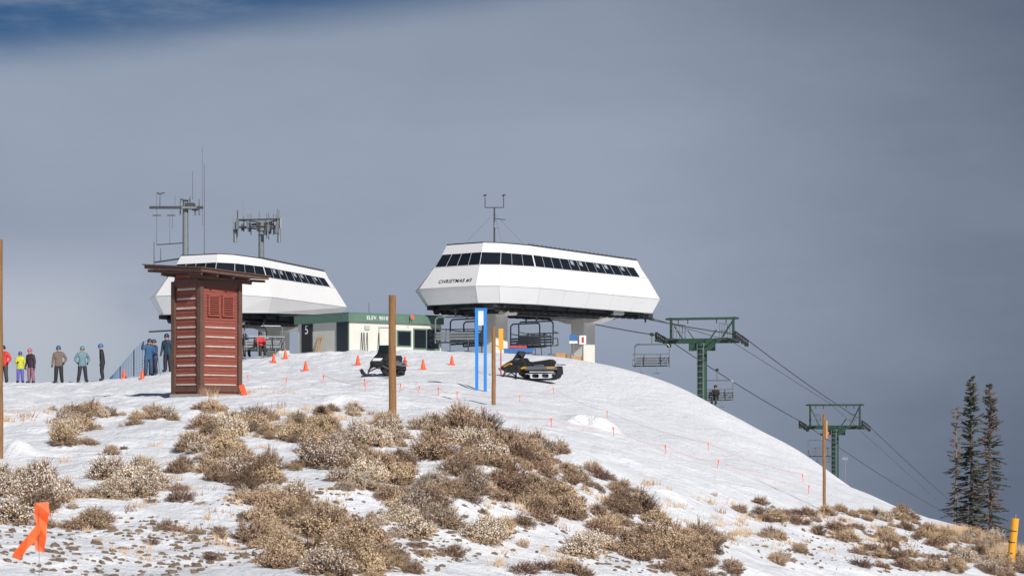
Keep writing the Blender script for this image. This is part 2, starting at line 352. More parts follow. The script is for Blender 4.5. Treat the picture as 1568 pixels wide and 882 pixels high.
# ------------------------------------------------------------ lift terminals
def terminal(name,F0,a,Ln,zn,zf,uc,label=None):
    rt=root(name); d=Vector((math.cos(a),math.sin(a),0)); nv=Vector((math.sin(a),-math.cos(a),0)); F0=Vector((F0[0],F0[1],0))
    plan=[(0,-2),(0,2),(.7,3.0),(3.0,3.8),(Ln,3.5),(Ln,-3.5),(3.0,-3.8),(.7,-3.0)]
    def pt(u,v,z): return F0+d*u+nv*v+Vector((0,0,z))
    def ring(k,inset):
        out=[]
        for u,v in plan:
            uu=u+inset*(1 if u<1 else (.55 if u<Ln-.1 else -.35)); vv=v*(1-inset/3.8)
            z=zn[k]+(zf[k]-zn[k])*u/Ln; out.append(pt(uu,vv,z))
        return out
    rings=[ring(0,.45),ring(1,0),ring(2,.72),ring(3,1.12),ring(4,1.35)]
    sh=MB(); gl=MB(); tr=MB()
    nP=len(plan)
    for k in range(4):
        A,B=rings[k],rings[k+1]
        for i in range(nP):
            j=(i+1)%nP
            q=[A[i],A[j],B[j],B[i]]
            if k==2 and i not in (4,):
                long=(i in(3,5)); L0,L1=(0.008,.93) if i==3 else ((.07,.992) if i==5 else (.008,.992))
                def at(s,t): return (q[0].lerp(q[1],s)).lerp(q[3].lerp(q[2],s),t)
                sh.add([at(0,0),at(1,0),at(1,.04),at(0,.04)],[(0,1,2,3)],'white'); sh.add([at(0,.96),at(1,.96),at(1,1),at(0,1)],[(0,1,2,3)],'white')
                sh.add([at(0,.04),at(L0,.04),at(L0,.96),at(0,.96)],[(0,1,2,3)],'white'); sh.add([at(L1,.04),at(1,.04),at(1,.96),at(L1,.96)],[(0,1,2,3)],'white')
                gl.add([at(L0,.04),at(L1,.04),at(L1,.96),at(L0,.96)],[(0,1,2,3)],'glass')
                length=(q[1]-q[0]).length; nw=max(1,round(length/.78))
                for w in range(1,nw):
                    s=L0+(L1-L0)*w/nw; sh.tube(at(s,.04),at(s,.96),.012,.012,'seam',4)
                if long and i==3:
                    for w in range(nw-8,nw-1):
                        s0=L0+(L1-L0)*(w+.15)/nw; s1=L0+(L1-L0)*(w+.5)/nw
                        if w%3==0: continue
                        ofs=nv*.012+Vector((0,0,.012)); sh.add([at(s0,.55)+ofs,at(s1,.45)+ofs,at(s1,.85)+ofs,at(s0,.85)+ofs],[(0,1,2,3)],'blind')
            else: sh.add(q,[(0,1,2,3)],'white')
            if k!=2: tr.tube(A[i],B[i],.009,.009,'seam',4)
            if (i in (3,5)) and k!=2:
                for w in range(1,5):
                    s=w/5; tr.tube(A[i].lerp(A[j],s),B[i].lerp(B[j],s),.009,.009,'seam',4)
    for k,r,mk in((1,.014,'seam'),(2,.016,'seam'),(4,.035,'darksteel'),(0,.03,'seam')):
        R_=rings[k]
        for i in range(nP): tr.tube(R_[i],R_[(i+1)%nP],r,r,mk,5)
    top=rings[4]; c=sum(top,Vector())/nP+Vector((0,0,.12))
    ctop=[p.lerp(c,.35)+Vector((0,0,.07)) for p in top]
    for i in range(nP): sh.add([top[i],top[(i+1)%nP],ctop[(i+1)%nP],ctop[i]],[(0,1,2,3)],'white')
    sh.add(ctop,[tuple(range(nP))],'white')
    p3,p4=top[3]+Vector((0,0,.07))-nv*.12,top[4]+Vector((0,0,.07))-nv*.12
    tr.tube(p3,p4,.018,.018,'darksteel',4)
    for w in range(26): q=p3.lerp(p4,w/25); tr.box(q-Vector((0,0,.02)),(.05,.05,.13),'darksteel')
    sh.add([p+Vector((0,0,.02)) for p in rings[0]],[tuple(range(nP))],'black')
    sh.obj('shell',rt,fixn=False); gl.obj('windows',rt,fixn=False); tr.obj('trim',rt)
    mc=MB(); zb=zn[0]; R3=Matrix.Rotation(a,3,'Z')
    for v in(-2.35,2.35):
        mc.box(pt(Ln*.55,v,zb-.12),(Ln*.95,.16,.22),'darksteel',R3)
        mc.box(pt(Ln*.6,v,zb-.38),(Ln*.85,.10,.10),'black',R3)
        for w in range(22):
            u=1.5+(Ln-2)*w/21; q=pt(u,v*.93,zb-.26); mc.tube(q-nv*.09,q+nv*.09,.2,.2,'black',10)
    for w in range(7): mc.box(pt(1.6+(Ln-3)*w/6,0,zb-.1),(.16,5.2,.25),'darksteel',R3)
    mc.box(pt(Ln*.55,0,zb-.22),(Ln*.7,1.1,.42),'black',R3)
    mc.box(pt(Ln*.72,1.2,zb-.30),(Ln*.35,.5,.35),'darksteel',R3)
    for t in range(24):
        t0=2*math.pi*t/24; t1=2*math.pi*(t+1)/24
        mc.tube(pt(3.4+2.2*math.cos(t0),2.2*math.sin(t0),zb-.2),pt(3.4+2.2*math.cos(t1),2.2*math.sin(t1),zb-.2),.08,.08,'darksteel',6)
    for q0,q1 in((pt(Ln-.6,2.35,zb-.25),pt(Ln+.9,2.35,zb-.45)),(pt(Ln-.6,-2.35,zb-.25),pt(Ln+.9,-2.35,zb-.45))):
        mc.tube(q0,q1,.1,.06,'darksteel',6)
    for v in(2.35,-2.35):
        mc.box(pt(Ln+.15,v,zb-.2),(.9,.35,.3),'darksteel',R3); mc.tube(pt(Ln+.4,v-.2,zb-.6),pt(Ln+.4,v-.2,zb+.25),.05,.05,'darksteel')
    mc.obj('machinery',rt)
    co=MB()
    for k,u in enumerate(uc):
        base=pt(u,-.1,0); g=Hq(base.x,base.y)-1
        co.box((base.x,base.y,(g+zb)/2),(.95,.95,zb-g-.35),'cream',R3)
        prof=[pt(u,v,z) for v,z in((-2.5,zb-.02),(2.5,zb-.02),(2.5,zb-.25),(.9,zb-.7),(-.9,zb-.7),(-2.5,zb-.25))] if k==1 else [pt(u,v,z) for v,z in((-1.5,zb-.02),(1.5,zb-.02),(1.0,zb-.5),(-1.0,zb-.5))]
        co.prism(prof,d*.9,'cream')
    co.obj('support_columns',rt,bevel=.03)
    if label:
        A,B=rings[1],rings[2]
        q=[A[0],A[1],B[1],B[0]]; r=(q[1]-q[0]).normalized(); up=((q[3]+q[2])-(q[0]+q[1])).normalized(); nn=r.cross(up)
        pos=(q[0].lerp(q[1],.60)).lerp(q[3].lerp(q[2],.60),.28)+nn*.02
        text(label,pos,r,up,.30,'black',rt,sx=1.08)
    return rt,pt,rings
zn=[6.62,7.45,8.58,9.30,9.80]; zf=[6.50,7.25,8.42,8.98,9.42]
T1,pt1,rg1=terminal('lift_terminal',(-3.36,125),math.radians(48),13.3,zn,zf,(3.8,11.0),'CHRISTMAS #3')
zn2=[6.45,7.45,8.58,9.28,9.74]; zf2=[6.72,7.14,8.26,8.80,9.22]
T2,pt2,rg2=terminal('lift_terminal',(-18.0,132),math.radians(58),10.4,zn2,zf2,(3.6,8.6),None)
# weather mast on terminal roof
wm=MB(); b0=W(757,366,129); zt=W(757,318,129).z
wm.tube((b0.x,129,9.6),(b0.x,129,zt),.05,.04,'darksteel'); wx=b0.x
w_=.50
wm.path([(wx-w_,129,zt+.55),(wx-w_,129,zt),(wx+w_,129,zt),(wx+w_,129,zt+.6)],.022,'darksteel')
for sx in(-1,1): wm.tube((wx+sx*w_-.1,129,zt+.62),(wx+sx*w_+.1,129,zt+.68),.03,.03,'darksteel'); wm.ball((wx+sx*w_,129,zt+.66),.06,'darksteel',8,6)
wm.path([(wx,129,zt-.6),(wx+.6,129,zt-.65)],.02,'darksteel'); wm.box((wx+.1,129,zt-.95),(.22,.2,.3),'steel')
wm.tube((wx-.05,129,9.6),(wx-.5,129,9.6),.1,.1,'steel')
wm.box((wx-.6,129,9.9),(.9,.7,.18),'steel')
for q in((-2,129),(2,130),(.5,127)): wm.tube((wx,129,zt-.3),(wx+q[0],q[1],9.6),.005,.005,'cable',4)
wm.obj('weather_mast')
# ------------------------------------------------------------ radio masts
def mast_a():
    rt=root('radio_mast'); mb=MB(); Y=146; k=Y/F
    X=lambda px:(px-784)*k
    Z=lambda py:(HZ-py)*k
    x=X(284); g=Hq(x,Y)-1
    mb.tube((x,Y,g),(x,Y,Z(307)),.22,.17,'steel',12)
    mb.tube((x,Y,Z(307)),(x,Y,Z(305)),.32,.32,'steel',12)
    mb.box((X(270),Y,Z(318)),(X(311)-X(229),.16,.16),'darksteel')
    mb.box((X(291),Y,Z(319)),(.9,.9,.12),'steel')
    mb.box((X(291),Y,Z(315)),(.5,.5,.3),'darksteel')
    mb.obj('pole',rt)
    an=MB()
    for px,t,bt,r in((240,297,375,.025),(245,300,320,.05),(260,330,375,.02),(268,300,318,.02),(291,300,318,.05),(295,262,306,.03),(310,225,345,.02),(313,250,400,.035),(305,305,330,.06),(299,312,330,.07),(236,370,405,.05),(246,380,400,.05),(276,308,330,.05),(264,322,350,.02)):
        an.tube((X(px),Y,Z(bt)),(X(px),Y,Z(t)),r,r*.6,'steel',6)
    for px,py in((240,330),(246,296),(262,330),(300,322)): an.path([(X(px)-.25,Y,Z(py)),(X(px)+.25,Y,Z(py))],.03,'darksteel')
    an.ball((X(245),Y,Z(297)),.14,'steel',10,6,(1,1,.5))
    an.path([(X(236),Y,Z(402)),(X(284),Y,Z(395))],.05,'darksteel'); an.path([(X(240),Y,Z(375)),(X(284),Y,Z(372))],.03,'darksteel')
    an.path([(X(228),Y,Z(508)),(X(262),Y,Z(506))],.05,'darksteel')
    an.obj('antennas',rt)
def mast_b():
    rt=root('cell_antenna_mast'); mb=MB(); Y=148; k=Y/F
    x=(400-784)*k; Z=lambda py:(HZ-py)*k; g=Hq(x,Y)-1
    mb.tube((x,Y,g),(x,Y,Z(338)),.2,.17,'steel',12); mb.obj('pole',rt)
    an=MB(); R_=1.45
    for i in range(3):
        t=math.radians(20+120*i); c=Vector((x+R_*.55*math.cos(t),Y+R_*.55*math.sin(t),0)); q=Vector((-math.sin(t),math.cos(t),0))
        for py in(338,349): an.path([c+q*-1.3+Vector((0,0,Z(py))),c+q*1.3+Vector((0,0,Z(py)))],.045,'darksteel')
        an.path([(x,Y,Z(343)),c+Vector((0,0,Z(343)))],.07,'darksteel')
        for s,mk,hh in((-1.25,'steel',1.3),(-.6,'steel',.9),(0.1,'darksteel',1.1),(.7,'steel',.8),(1.25,'steel',1.4)):
            p=c+q*s; an.tube(p+Vector((0,0,Z(343)-hh*.6)),p+Vector((0,0,Z(343)+hh*.6)),.03,.03,'steel',6)
            an.box(p+Vector((math.cos(t)*.1,math.sin(t)*.1,Z(343)-.05-random.uniform(-.3,.45))),(.17,.12,hh*.5),mk,Matrix.Rotation(t+math.pi/2,3,'Z'))
    for px in(357,372,430): an.tube(((px-784)*k,Y,Z(355)),((px-784)*k,Y,Z(308 if px==372 else 330)),.015,.012,'steel',5)
    for px in(361,428): an.tube(((px-784)*k,Y-.3,Z(372)),((px-784)*k,Y-.3,Z(352)),.12,.12,'steel',8)
    an.box((x,Y,Z(345)),(.5,.5,.7),'steel')
    an.obj('antennas',rt,bevel=.02)
mast_a(); mast_b()
# ------------------------------------------------------------ rest hut
rt=root('red_wooden_hut'); c0=Vector(((307-784)/F*73,73,0)); tl=Vector((-.76,.65,0)); trv=Vector((.65,.76,0)); zb=1.05; zt=4.58
nl=Vector((-.65,-.76,0)); nr=Vector((.76,-.65,0))
a=MB(); lw,rw=1.18,1.58
def hp(l,r,z): return c0+tl*l+trv*r+Vector((0,0,z))
a.add([hp(0,0,zb),hp(lw,0,zb),hp(lw,rw,zb),hp(0,rw,zb),hp(0,0,zt+.12),hp(lw,0,zt+.22),hp(lw,rw,zt+.14),hp(0,rw,zt+.04)],[(0,1,5,4),(1,2,6,5),(2,3,7,6),(3,0,4,7),(4,5,6,7)],'red')
a.obj('walls',rt)
a=MB()
Rl=Matrix((tl,nl,Vector((0,0,1)))).transposed(); Rr=Matrix((trv,nr,Vector((0,0,1)))).transposed()
for i in range(11):
    z=1.42+i*.29
    w=random.uniform(.82,.95); a.box(hp(lw/2+.02,0,z)+nl*.012,(w*(lw-.2),.03,.045+.015*random.random()),'stripe',Rl)
    w=random.uniform(.85,.97)
    if not 3.3<z<4.35: a.box(hp(0,rw/2,z)+nr*.012,(w*(rw-.2),.03,.03+.015*random.random()),'stripe',Rr)
for i in range(34):
    z=1.36+i*.096
    a.box(hp(lw/2,0,z)+nl*.004,(lw-.16,.014,.010),'brown',Rl); a.box(hp(0,rw/2,z)+nr*.004,(rw-.16,.014,.010),'brown',Rr)
a.obj('battens',rt)
a=MB()
for p in((0,0),(lw,0),(0,rw)):
    a.box(hp(p[0],p[1],(zb+zt)/2),(.15,.15,zt-zb-.02),'brown',Rl)
a.box(hp(lw/2,0,zt-.06)+nl*.02,(lw-.1,.08,.2),'brown',Rl); a.box(hp(0,rw/2,zt-.1)+nr*.02,(rw-.1,.08,.2),'brown',Rr)
a.box(hp(lw/2,0,1.28)+nl*.02,(lw-.1,.07,.16),'brown',Rl); a.box(hp(0,rw/2,1.28)+nr*.02,(rw-.1,.07,.16),'brown',Rr)
for s in(.5,1.08):
    for zz,hh in((4.12,.05),(3.52,.05)): a.box(hp(0,s,zz)+nr*.04,(.46,.07,hh),'red',Rr)
    for ss in(-.21,.21): a.box(hp(0,s+ss,3.82)+nr*.04,(.05,.07,.6),'red',Rr)
    for q in range(8): a.box(hp(0,s,3.58+q*.068)+nr*.03,(.36,.05,.035),'red',Rr@Matrix.Rotation(.5,3,'X'))
    a.box(hp(0,s,3.82)+nr*.008,(.38,.02,.56),'black',Rr)
a.obj('trim',rt)
a=MB(); a.box(hp(lw/2,rw/2,.82),(lw+.22,rw+.22,.62),'conc',Rl@Matrix.Identity(3)); a.obj('footing',rt,bevel=.02)
a=MB()
def rp(l,r,dz=0): return hp(l,r,4.78+.075*(l+.7)-.045*(r+.6)+dz)
cs=[(-.7,-.6),(lw+.7,-.6),(lw+.7,rw+.6),(-.7,rw+.6)]
a.add([rp(*q) for q in cs]+[rp(*q,.10) for q in cs],[(3,2,1,0),(4,5,6,7)]+[(i,(i+1)%4,4+(i+1)%4,4+i) for i in range(4)],'roof')
cs=[(-.75,-.65),(lw+.75,-.65),(lw+.75,rw+.65),(-.75,rw+.65)]
a.add([rp(*q,.103) for q in cs]+[rp(*q,.135) for q in cs],[(3,2,1,0),(4,5,6,7)]+[(i,(i+1)%4,4+(i+1)%4,4+i) for i in range(4)],'brown')
for i in range(5):
    r=-.5+i*(rw+1.0)/4; q0,q1=rp(-.62,r,-.06),rp(lw+.62,r,-.06); a.tube(q0,q1,.05,.05,'brown',4)
a.tube(rp(.0,-.5,-.14),rp(.0,rw+.5,-.14),.07,.07,'brown',4); a.tube(rp(lw,-.5,-.14),rp(lw,rw+.5,-.14),.07,.07,'brown',4)
a.obj('roof',rt)
# ------------------------------------------------------------ operator hut
rt=root('lift_operator_hut'); c0=Vector(((535-784)/F*124,124,0)); tl=Vector((-.64,.77,0)); trv=Vector((.77,.64,0)); nl=Vector((-.77,-.64,0)); nr=Vector((.64,-.77,0)); lw,rw=4.6,6.0
zb,zt=3.0,6.02
Rl=Matrix((tl,nl,Vector((0,0,1)))).transposed(); Rr=Matrix((trv,nr,Vector((0,0,1)))).transposed()
a=MB(); a.add([hp(0,0,zb),hp(lw,0,zb),hp(lw,rw,zb),hp(0,rw,zb),hp(0,0,zt),hp(lw,0,zt),hp(lw,rw,zt),hp(0,rw,zt)],[(0,1,5,4),(1,2,6,5),(2,3,7,6),(3,0,4,7),(4,5,6,7)],'wall'); a.obj('walls',rt)
a=MB()
a.box(hp(lw/2,0,zt-.17)+nl*.08,(lw+.3,.16,.42),'greenfascia',Rl); a.box(hp(0,rw/2,zt-.175)+nr*.08,(rw+.1,.16,.40),'greenfascia',Rr)
a.box(hp(lw/2,rw/2,zt+.06),(lw+.1,rw+.1,.08),'greenfascia',Rl); a.obj('roof_fascia',rt)
a=MB()
a.box(hp(3.75,0,4.9)+nl*.03,(.95,.06,1.5),'black',Rl); a.box(hp(.55,0,4.75)+nl*.03,(.95,.06,1.75),'glass',Rl)
a.box(hp(.55,0,4.75)+nl*.03,(1.07,.04,1.87),'greenfascia',Rl)
a.box(hp(0,3.5,4.85)+nr*.02,(.95,.05,.85),'greenfascia',Rr); a.box(hp(0,3.5,4.85)+nr*.04,(.8,.05,.72),'glass',Rr)
a.box(hp(0,5.0,4.85)+nr*.02,(1.75,.05,1.1),'greenfascia',Rr)
for s in(4.55,5.4): a.box(hp(0,s,4.85)+nr*.04,(.75,.05,.95),'glass',Rr)
a.box(hp(0,1.1,5.35)+nr*.03,(.3,.1,.2),'seam',Rr)
for s in(1.88,2.72): a.box(hp(0,s,4.4)+nr*.03,(.05,.05,1.95),'seam',Rr)
a.box(hp(0,2.3,5.4)+nr*.03,(.9,.05,.05),'seam',Rr); a.box(hp(0,2.6,4.5)+nr*.05,(.06,.06,.12),'black',Rr)
for s in(.6,.75,.95,1.7): a.tube(hp(0,s,4.0)+nr*.3,hp(0,s+.15,5.1)+nr*.05,.025,.025,'darksteel')
for s in(2.4,2.6,2.75): a.tube(hp(s,0,3.7)+nl*.3,hp(s-.12,0,5.0)+nl*.05,.035,.02,random.choice(['ply','darksteel']))
a.obj('doors_and_windows',rt)
text('5',hp(3.75,0,5.3)+nl*.07,-tl,(0,0,1),.65,'signwhite',rt)
text("ELEV. 9010'",hp(0,1.7,zt-.17)+nr*.17,trv,(0,0,1),.27,'signwhite',rt)
a=MB(); a.tube(hp(1,2,zt),hp(1,2,zt+.7),.03,.03,'steel'); a.tube(hp(0,3.7,zt-.4)+nr*.35,hp(0,3.7,zt+.1)+nr*.35,.02,.02,'steel')
q=hp(0,3.7,zt+.1)+nr*.35; a.add([q,q+Vector((.2,0,-.1)),q+Vector((.16,0,-.28)),q+Vector((0,0,-.2))],[(0,1,2,3)],'orange'); a.obj('flag_and_pipe',rt)
# ------------------------------------------------------------ towers & cables
ld=Vector((.315,.949,0)); pv=Vector((.949,-.315,0))
def tower(cx,cy,zarm,ztop,g):
    rt=root('lift_tower'); c=Vector((cx,cy,0)); R3=Matrix((pv,ld,Vector((0,0,1)))).transposed()
    a=MB(); a.tube((cx,cy,g),(cx,cy,zarm-.25),.36,.30,'greensteel',16); a.tube((cx,cy,zarm-.45),(cx,cy,zarm-.25),.42,.42,'greensteel',16)
    for i in range(30): a.box(Vector((cx,cy,zarm-.6-i*.35))-ld*.45,(.4,.03,.03),'steel',R3)
    for s in(-1,1): a.tube(Vector((cx,cy,zarm-.3))-ld*.45+pv*.2*s,Vector((cx,cy,zarm-11))-ld*.45+pv*.2*s,.02,.02,'steel',5)
    a.obj('column',rt,smooth=False)
    a=MB(); Z=lambda z:Vector((0,0,z))
    a.box(c+Z(zarm-.12),(4.6,.34,.3),'greensteel',R3)
    a.box(c+Z(zarm-.5),(1.6,.3,.45),'greensteel',R3)
    a.box(c+Z(ztop),(4.3,.16,.14),'greensteel',R3); a.box(c+Z(ztop)+ld*.6,(3.9,.1,.1),'greensteel',R3)
    for s in(-1,1):
        a.box(c+pv*s*1.95+Z((zarm+ztop)/2),(.14,.14,ztop-zarm),'greensteel',R3)
        a.tube(c+pv*s*1.2+Z(zarm),c+pv*s*1.95+Z(ztop-.1),.05,.05,'greensteel')
        a.tube(c+pv*s*.5+Z(zarm),c+pv*s*.9+Z(zarm+.55),.04,.04,'greensteel')
        a.tube(c+pv*s*1.95+Z(ztop),c+pv*s*2.3+Z(ztop+.0),.1,.05,'greensteel')
        e=c+pv*s*1.7
        a.box(e+Z(zarm-.02)+pv*s*-.05,(.5,3.0,.06),'darksteel',R3)
        for t in(-1.4,-.7,0,.7,1.4): a.tube(e+ld*t+Z(zarm)-pv*s*.28,e+ld*t+Z(zarm+.9)-pv*s*.28,.022,.022,'steel',5)
        for h in(.45,.9): a.tube(e-ld*1.4+Z(zarm+h)-pv*s*.28,e+ld*1.4+Z(zarm+h)-pv*s*.28,.022,.022,'steel',5)
        for t in(.9,1.5): a.path([c+pv*s*t+Z(ztop-.07),c+pv*s*t+Z(ztop-.3)],.03,'darksteel')
    a.obj('crossarm',rt)
    a=MB()
    for s in(-1,1):
        e=c+pv*s*2.45+Z(zarm)
        sl=(ld*1.0+Z(-.13)).normalized()
        a.box(e-Z(.12),(.12,3.6,.16),'darksteel',R3)
        for t in range(8):
            q=e+sl*(-1.6+t*.457)-Z(.02); a.tube(q-pv*.06,q+pv*.06,.21,.21,'black',12); a.tube(q-pv*.09,q+pv*.09,.07,.07,'steel',8)
        for t in range(4): q=e+sl*(-1.37+t*.914)-Z(.22); a.box(q,(.1,.6,.1),'darksteel',R3)
    a.obj('sheave_trains',rt)
    return c
z1=5.62; z2=.42
t1=tower(11.6,147,z1,6.86,-14); t2=tower(25.2,188,z2,2.04,-22)
cb=MB(); cab={}
for s in(-1,1):
    pts=[pt1(13.2,s*2.35,6.25), t1+pv*s*2.45+Vector((0,0,z1+.2)), t2+pv*s*2.45+Vector((0,0,z2+.2)), W(1487 if s<0 else 1560,805 if s<0 else 850,300)]
    cab[s]=pts
    for a_,b_ in zip(pts[:-1],pts[1:]):
        prev=a_; L_=(b_-a_).length
        for i in range(1,13):
            t=i/12; q=a_.lerp(b_,t)-Vector((0,0,4*t*(1-t)*L_*.004)); cb.tube(prev,q,.032,.032,'cable',6); prev=q
q0=t1+pv*1.9+Vector((0,0,z1-.2)); q1=t2+pv*-.3+Vector((0,0,2.1)); q2=W(1440,770,300)
cb.path([pt1(12,3,6.4),q0,q1,q2],.018,'cable')
cb.obj('haul_cable')
def oncable(s,seg,px):
    A_,B_=cab[s][seg],cab[s][seg+1]; u=(px-784)/F; D=B_-A_; t=(u*A_.y-A_.x)/(D.x-u*D.y); return A_.lerp(B_,t)
# ------------------------------------------------------------ chairs
def chair(grip,yaw,stem=.65):
    rt=root('chairlift_chair',grip,yaw); a=MB(); w=1.08
    zt=-stem
    a.box((0,0,-.02),(.14,.34,.18),'darksteel'); a.tube((0,0,0),(0,-.05,zt),.045,.045,'steel')
    a.path([(-w,-.12,zt-1.35),(-w,-.1,zt-.12),(-w+.12,-.06,zt),(w-.12,-.06,zt),(w,-.1,zt-.12),(w,-.12,zt-1.35)],.042,'steel')
    for s in(-1,1):
        a.path([(s*w,-.12,zt-1.35),(s*w,.42,zt-1.30)],.04,'steel'); a.path([(s*w,-.1,zt-.95),(s*w,.4,zt-.92),(s*w,.45,zt-1.28)],.028,'steel')
        a.path([(s*.55,-.12,zt-1.35),(s*.5,-.08,zt-.6)],.028,'darksteel')
    a.obj('frame',rt,smooth=False)
    a=MB()
    for i in range(5): a.box((0,-.02+i*.105,zt-1.33+.015*abs(i-2)),(2*w-.08,.085,.04),'darksteel')
    for i in range(3): a.box((0,-.15-.02*i,zt-1.14+i*.15),(2*w-.08,.03,.11),'steel')
    a.obj('seat_slats',rt)
    a=MB(); a.path([(-w,-.1,zt-.55),(-w+.05,.6,zt-.62),(w-.05,.6,zt-.62),(w,-.1,zt-.55)],.028,'steel')
    for s in(-.5,.5): a.path([(s,.6,zt-.62),(s,.72,zt-1.75),(s-.22,.72,zt-1.78),(s+.22,.72,zt-1.78)],.022,'steel')
    a.obj('restraint_bar',rt); return rt
yl=math.atan2(ld.y,ld.x)-math.pi/2
chair(oncable(-1,0,998),yl+math.pi,.62); cr=oncable(-1,1,1098); chair(cr,yl+math.pi,.72)
chair(oncable(-1,2,1258)+Vector((0,0,0)),yl,.5)
a48=math.radians(48)-math.pi/2; a58=math.radians(58)-math.pi/2
for px,Y,yw in((698,126.2,a48+.5),(716,128.5,a48+.1),(730,131,a48-.2),(822,131.5,a48+.2),(806,134,a48)):
    chair(Vector(((px-784)/F*Y,Y,6.32)),yw,.35)
lc=[]
for px,Y in((404,134),(380,136)): g_=Vector(((px-784)/F*Y,Y,6.15)); lc.append(g_); chair(g_,math.pi+.35,.3)
# ------------------------------------------------------------ people
def person(name,loc,yaw,jacket,pants,helmet,pose='stand',arms=('down','down'),h=1.72,lean=0.0,stance=.1,poles=False,pack=None,glove=(.02,.02,.022),skis=False):
    tag=str(len(bpy.data.materials))
    for k,c in(('jk',jacket),('pt',pants),('hm',helmet),('gv',glove)):
        M[k+tag]=mat(name+'_'+{'jk':'jacket','pt':'trousers','hm':'helmet','gv':'gloves'}[k],c,.7 if k!='hm' else .35,var=.25,scale=9,bump=.3,bscale=14)
    M['bt'+tag]=M['black']
    rt=root(name,loc,yaw); s=h/1.72
    J={};R={}
    def j(n,p,r): J[n]=Vector(p)*s; R[n]=r*s
    seat=(pose=='sit')
    pz=.95 if not seat else .12
    sp=lean
    j('pel',(0,0,pz),.165); j('spn',(0,sp*.25,pz+.2),.155); j('chs',(0,sp*.6,pz+.42),.175); j('nk',(0,sp*.85,pz+.56),.078); j('hd0',(0,sp*.95+.015,pz+.63),.08); j('hd',(0,sp*1.0+.02,pz+.70),.092); j('hd1',(0,sp*1.0+.005,pz+.775),.07)
    ed=[('pel','spn','jk'),('spn','chs','jk'),('chs','nk','jk'),('nk','hd0','skin'),('hd0','hd','skin'),('hd','hd1','skin')]
    for sd,sg,am in((0,-1,arms[0]),(1,1,arms[1])):
        n=str(sd); sh=Vector((sg*.20,sp*.62,pz+.46))
        off={'down':((.06,-.03,-.29),(.04,.07,-.24)),'hips':((.16,-.07,-.25),(-.10,.12,-.18)),'poles':((.07,0,-.28),(.03,.24,-.06)),'front':((.02,.06,-.27),(-.10,.22,.04)),'raised':((.18,.06,-.12),(-.02,.12,.26)),'lap':((.05,.12,-.25),(-.05,.24,-.05)),'out':((.2,.04,-.20),(.16,.12,-.08))}[am]
        e=sh+Vector((sg*off[0][0],off[0][1],off[0][2])); w=e+Vector((sg*off[1][0],off[1][1],off[1][2]))
        j('sh'+n,sh,.085); j('el'+n,e,.066); j('wr'+n,w,.046); hd=(w-e).normalized(); j('ha'+n,w+hd*.05,.038)
        ed+=[('chs','sh'+n,'jk'),('sh'+n,'el'+n,'jk'),('el'+n,'wr'+n,'jk'),('wr'+n,'ha'+n,'gv')]
        hx=sg*.10
        if seat: kn=(hx*1.3,.46,pz+.02); an_=(hx*1.35,.52,pz-.42); to=(hx*1.5,.70,pz-.46)
        else: kn=(hx+sg*stance*.45,.035+lean*.1,.50); an_=(hx+sg*stance,-.02,.11); to=(hx+sg*(stance+.05),.17,.055)
        j('hp'+n,(hx,0,pz-.06),.118); j('kn'+n,kn,.09); j('an'+n,an_,.078); j('to'+n,to,.055)
        ed+=[('pel','hp'+n,'pt'),('hp'+n,'kn'+n,'pt'),('kn'+n,'an'+n,'pt'),('an'+n,'to'+n,'bt')]
    names=list(J); me=bpy.data.meshes.new('body'); me.from_pydata([J[k] for k in names],[(names.index(a),names.index(b)) for a,b,_ in ed],[])
    o=bpy.data.objects.new('body',me); COL.objects.link(o)
    o.modifiers.new('s','SKIN'); sv=me.skin_vertices[0].data
    for i,k in enumerate(names): sv[i].radius=(R[k]*1.12,R[k]*(1.12 if k not in('chs','spn','pel') else .85))
    sv[names.index('pel')].use_root=True
    sb=o.modifiers.new('u','SUBSURF'); sb.levels=2; sb.render_levels=2
    dg=bpy.context.evaluated_depsgraph_get(); nm=bpy.data.meshes.new_from_object(o.evaluated_get(dg)); bpy.data.objects.remove(o)
    nm.materials.clear(); keys=['jk','pt','skin','gv','bt']
    for k in keys: nm.materials.append(M['skin'] if k=='skin' else M[k+tag])
    segs=[(J[a],J[b],R[a],R[b],l) for a,b,l in ed]
    hem=J['pel'].z-.12*s
    for p in nm.polygons:
        c=p.center; best=9;lb='jk'
        for A_,B_,ra,rb,l in segs:
            D=B_-A_; t=max(0,min(1,(c-A_).dot(D)/D.length_squared)); dd=(c-(A_+D*t)).length/(ra*(1-t)+rb*t)
            if dd<best: best=dd;lb=l
        if lb=='pt' and c.z>hem and not seat: lb='jk'
        p.material_index=keys.index(lb); p.use_smooth=True
    o=bpy.data.objects.new('body',nm); COL.objects.link(o); o.parent=rt
    hc=J['hd']; a=MB()
    a.ball(hc+Vector((0,-.012,.03))*s,.135*s,'hm'+tag,16,10,(.9,1.05,1.0),zmin=-.25)
    a.obj('helmet',rt,smooth=True)
    a=MB()
    for i in range(7):
        t0=math.radians(20+i*20); t1=math.radians(20+(i+1)*20)
        f=lambda t,z: hc+Vector((math.cos(t)*.112,math.sin(t)*.125-.005,z))*s
        a.add([f(t0,-.015),f(t1,-.015),f(t1,.05),f(t0,.05)],[(0,1,2,3)],'goggle')
    a.ball(hc+Vector((0,.115,-.035))*s,.018*s,'skin',6,5,(1,1.2,1.4)); a.box(hc+Vector((0,.098,-.072))*s,(.045*s,.015*s,.012*s),'lip')
    for sg in(-1,1): a.ball(hc+Vector((sg*.103,0,-.02))*s,.03*s,'hm'+tag,6,5,(.5,1,1.3))
    a.obj('face_and_goggles',rt)
    a=MB()
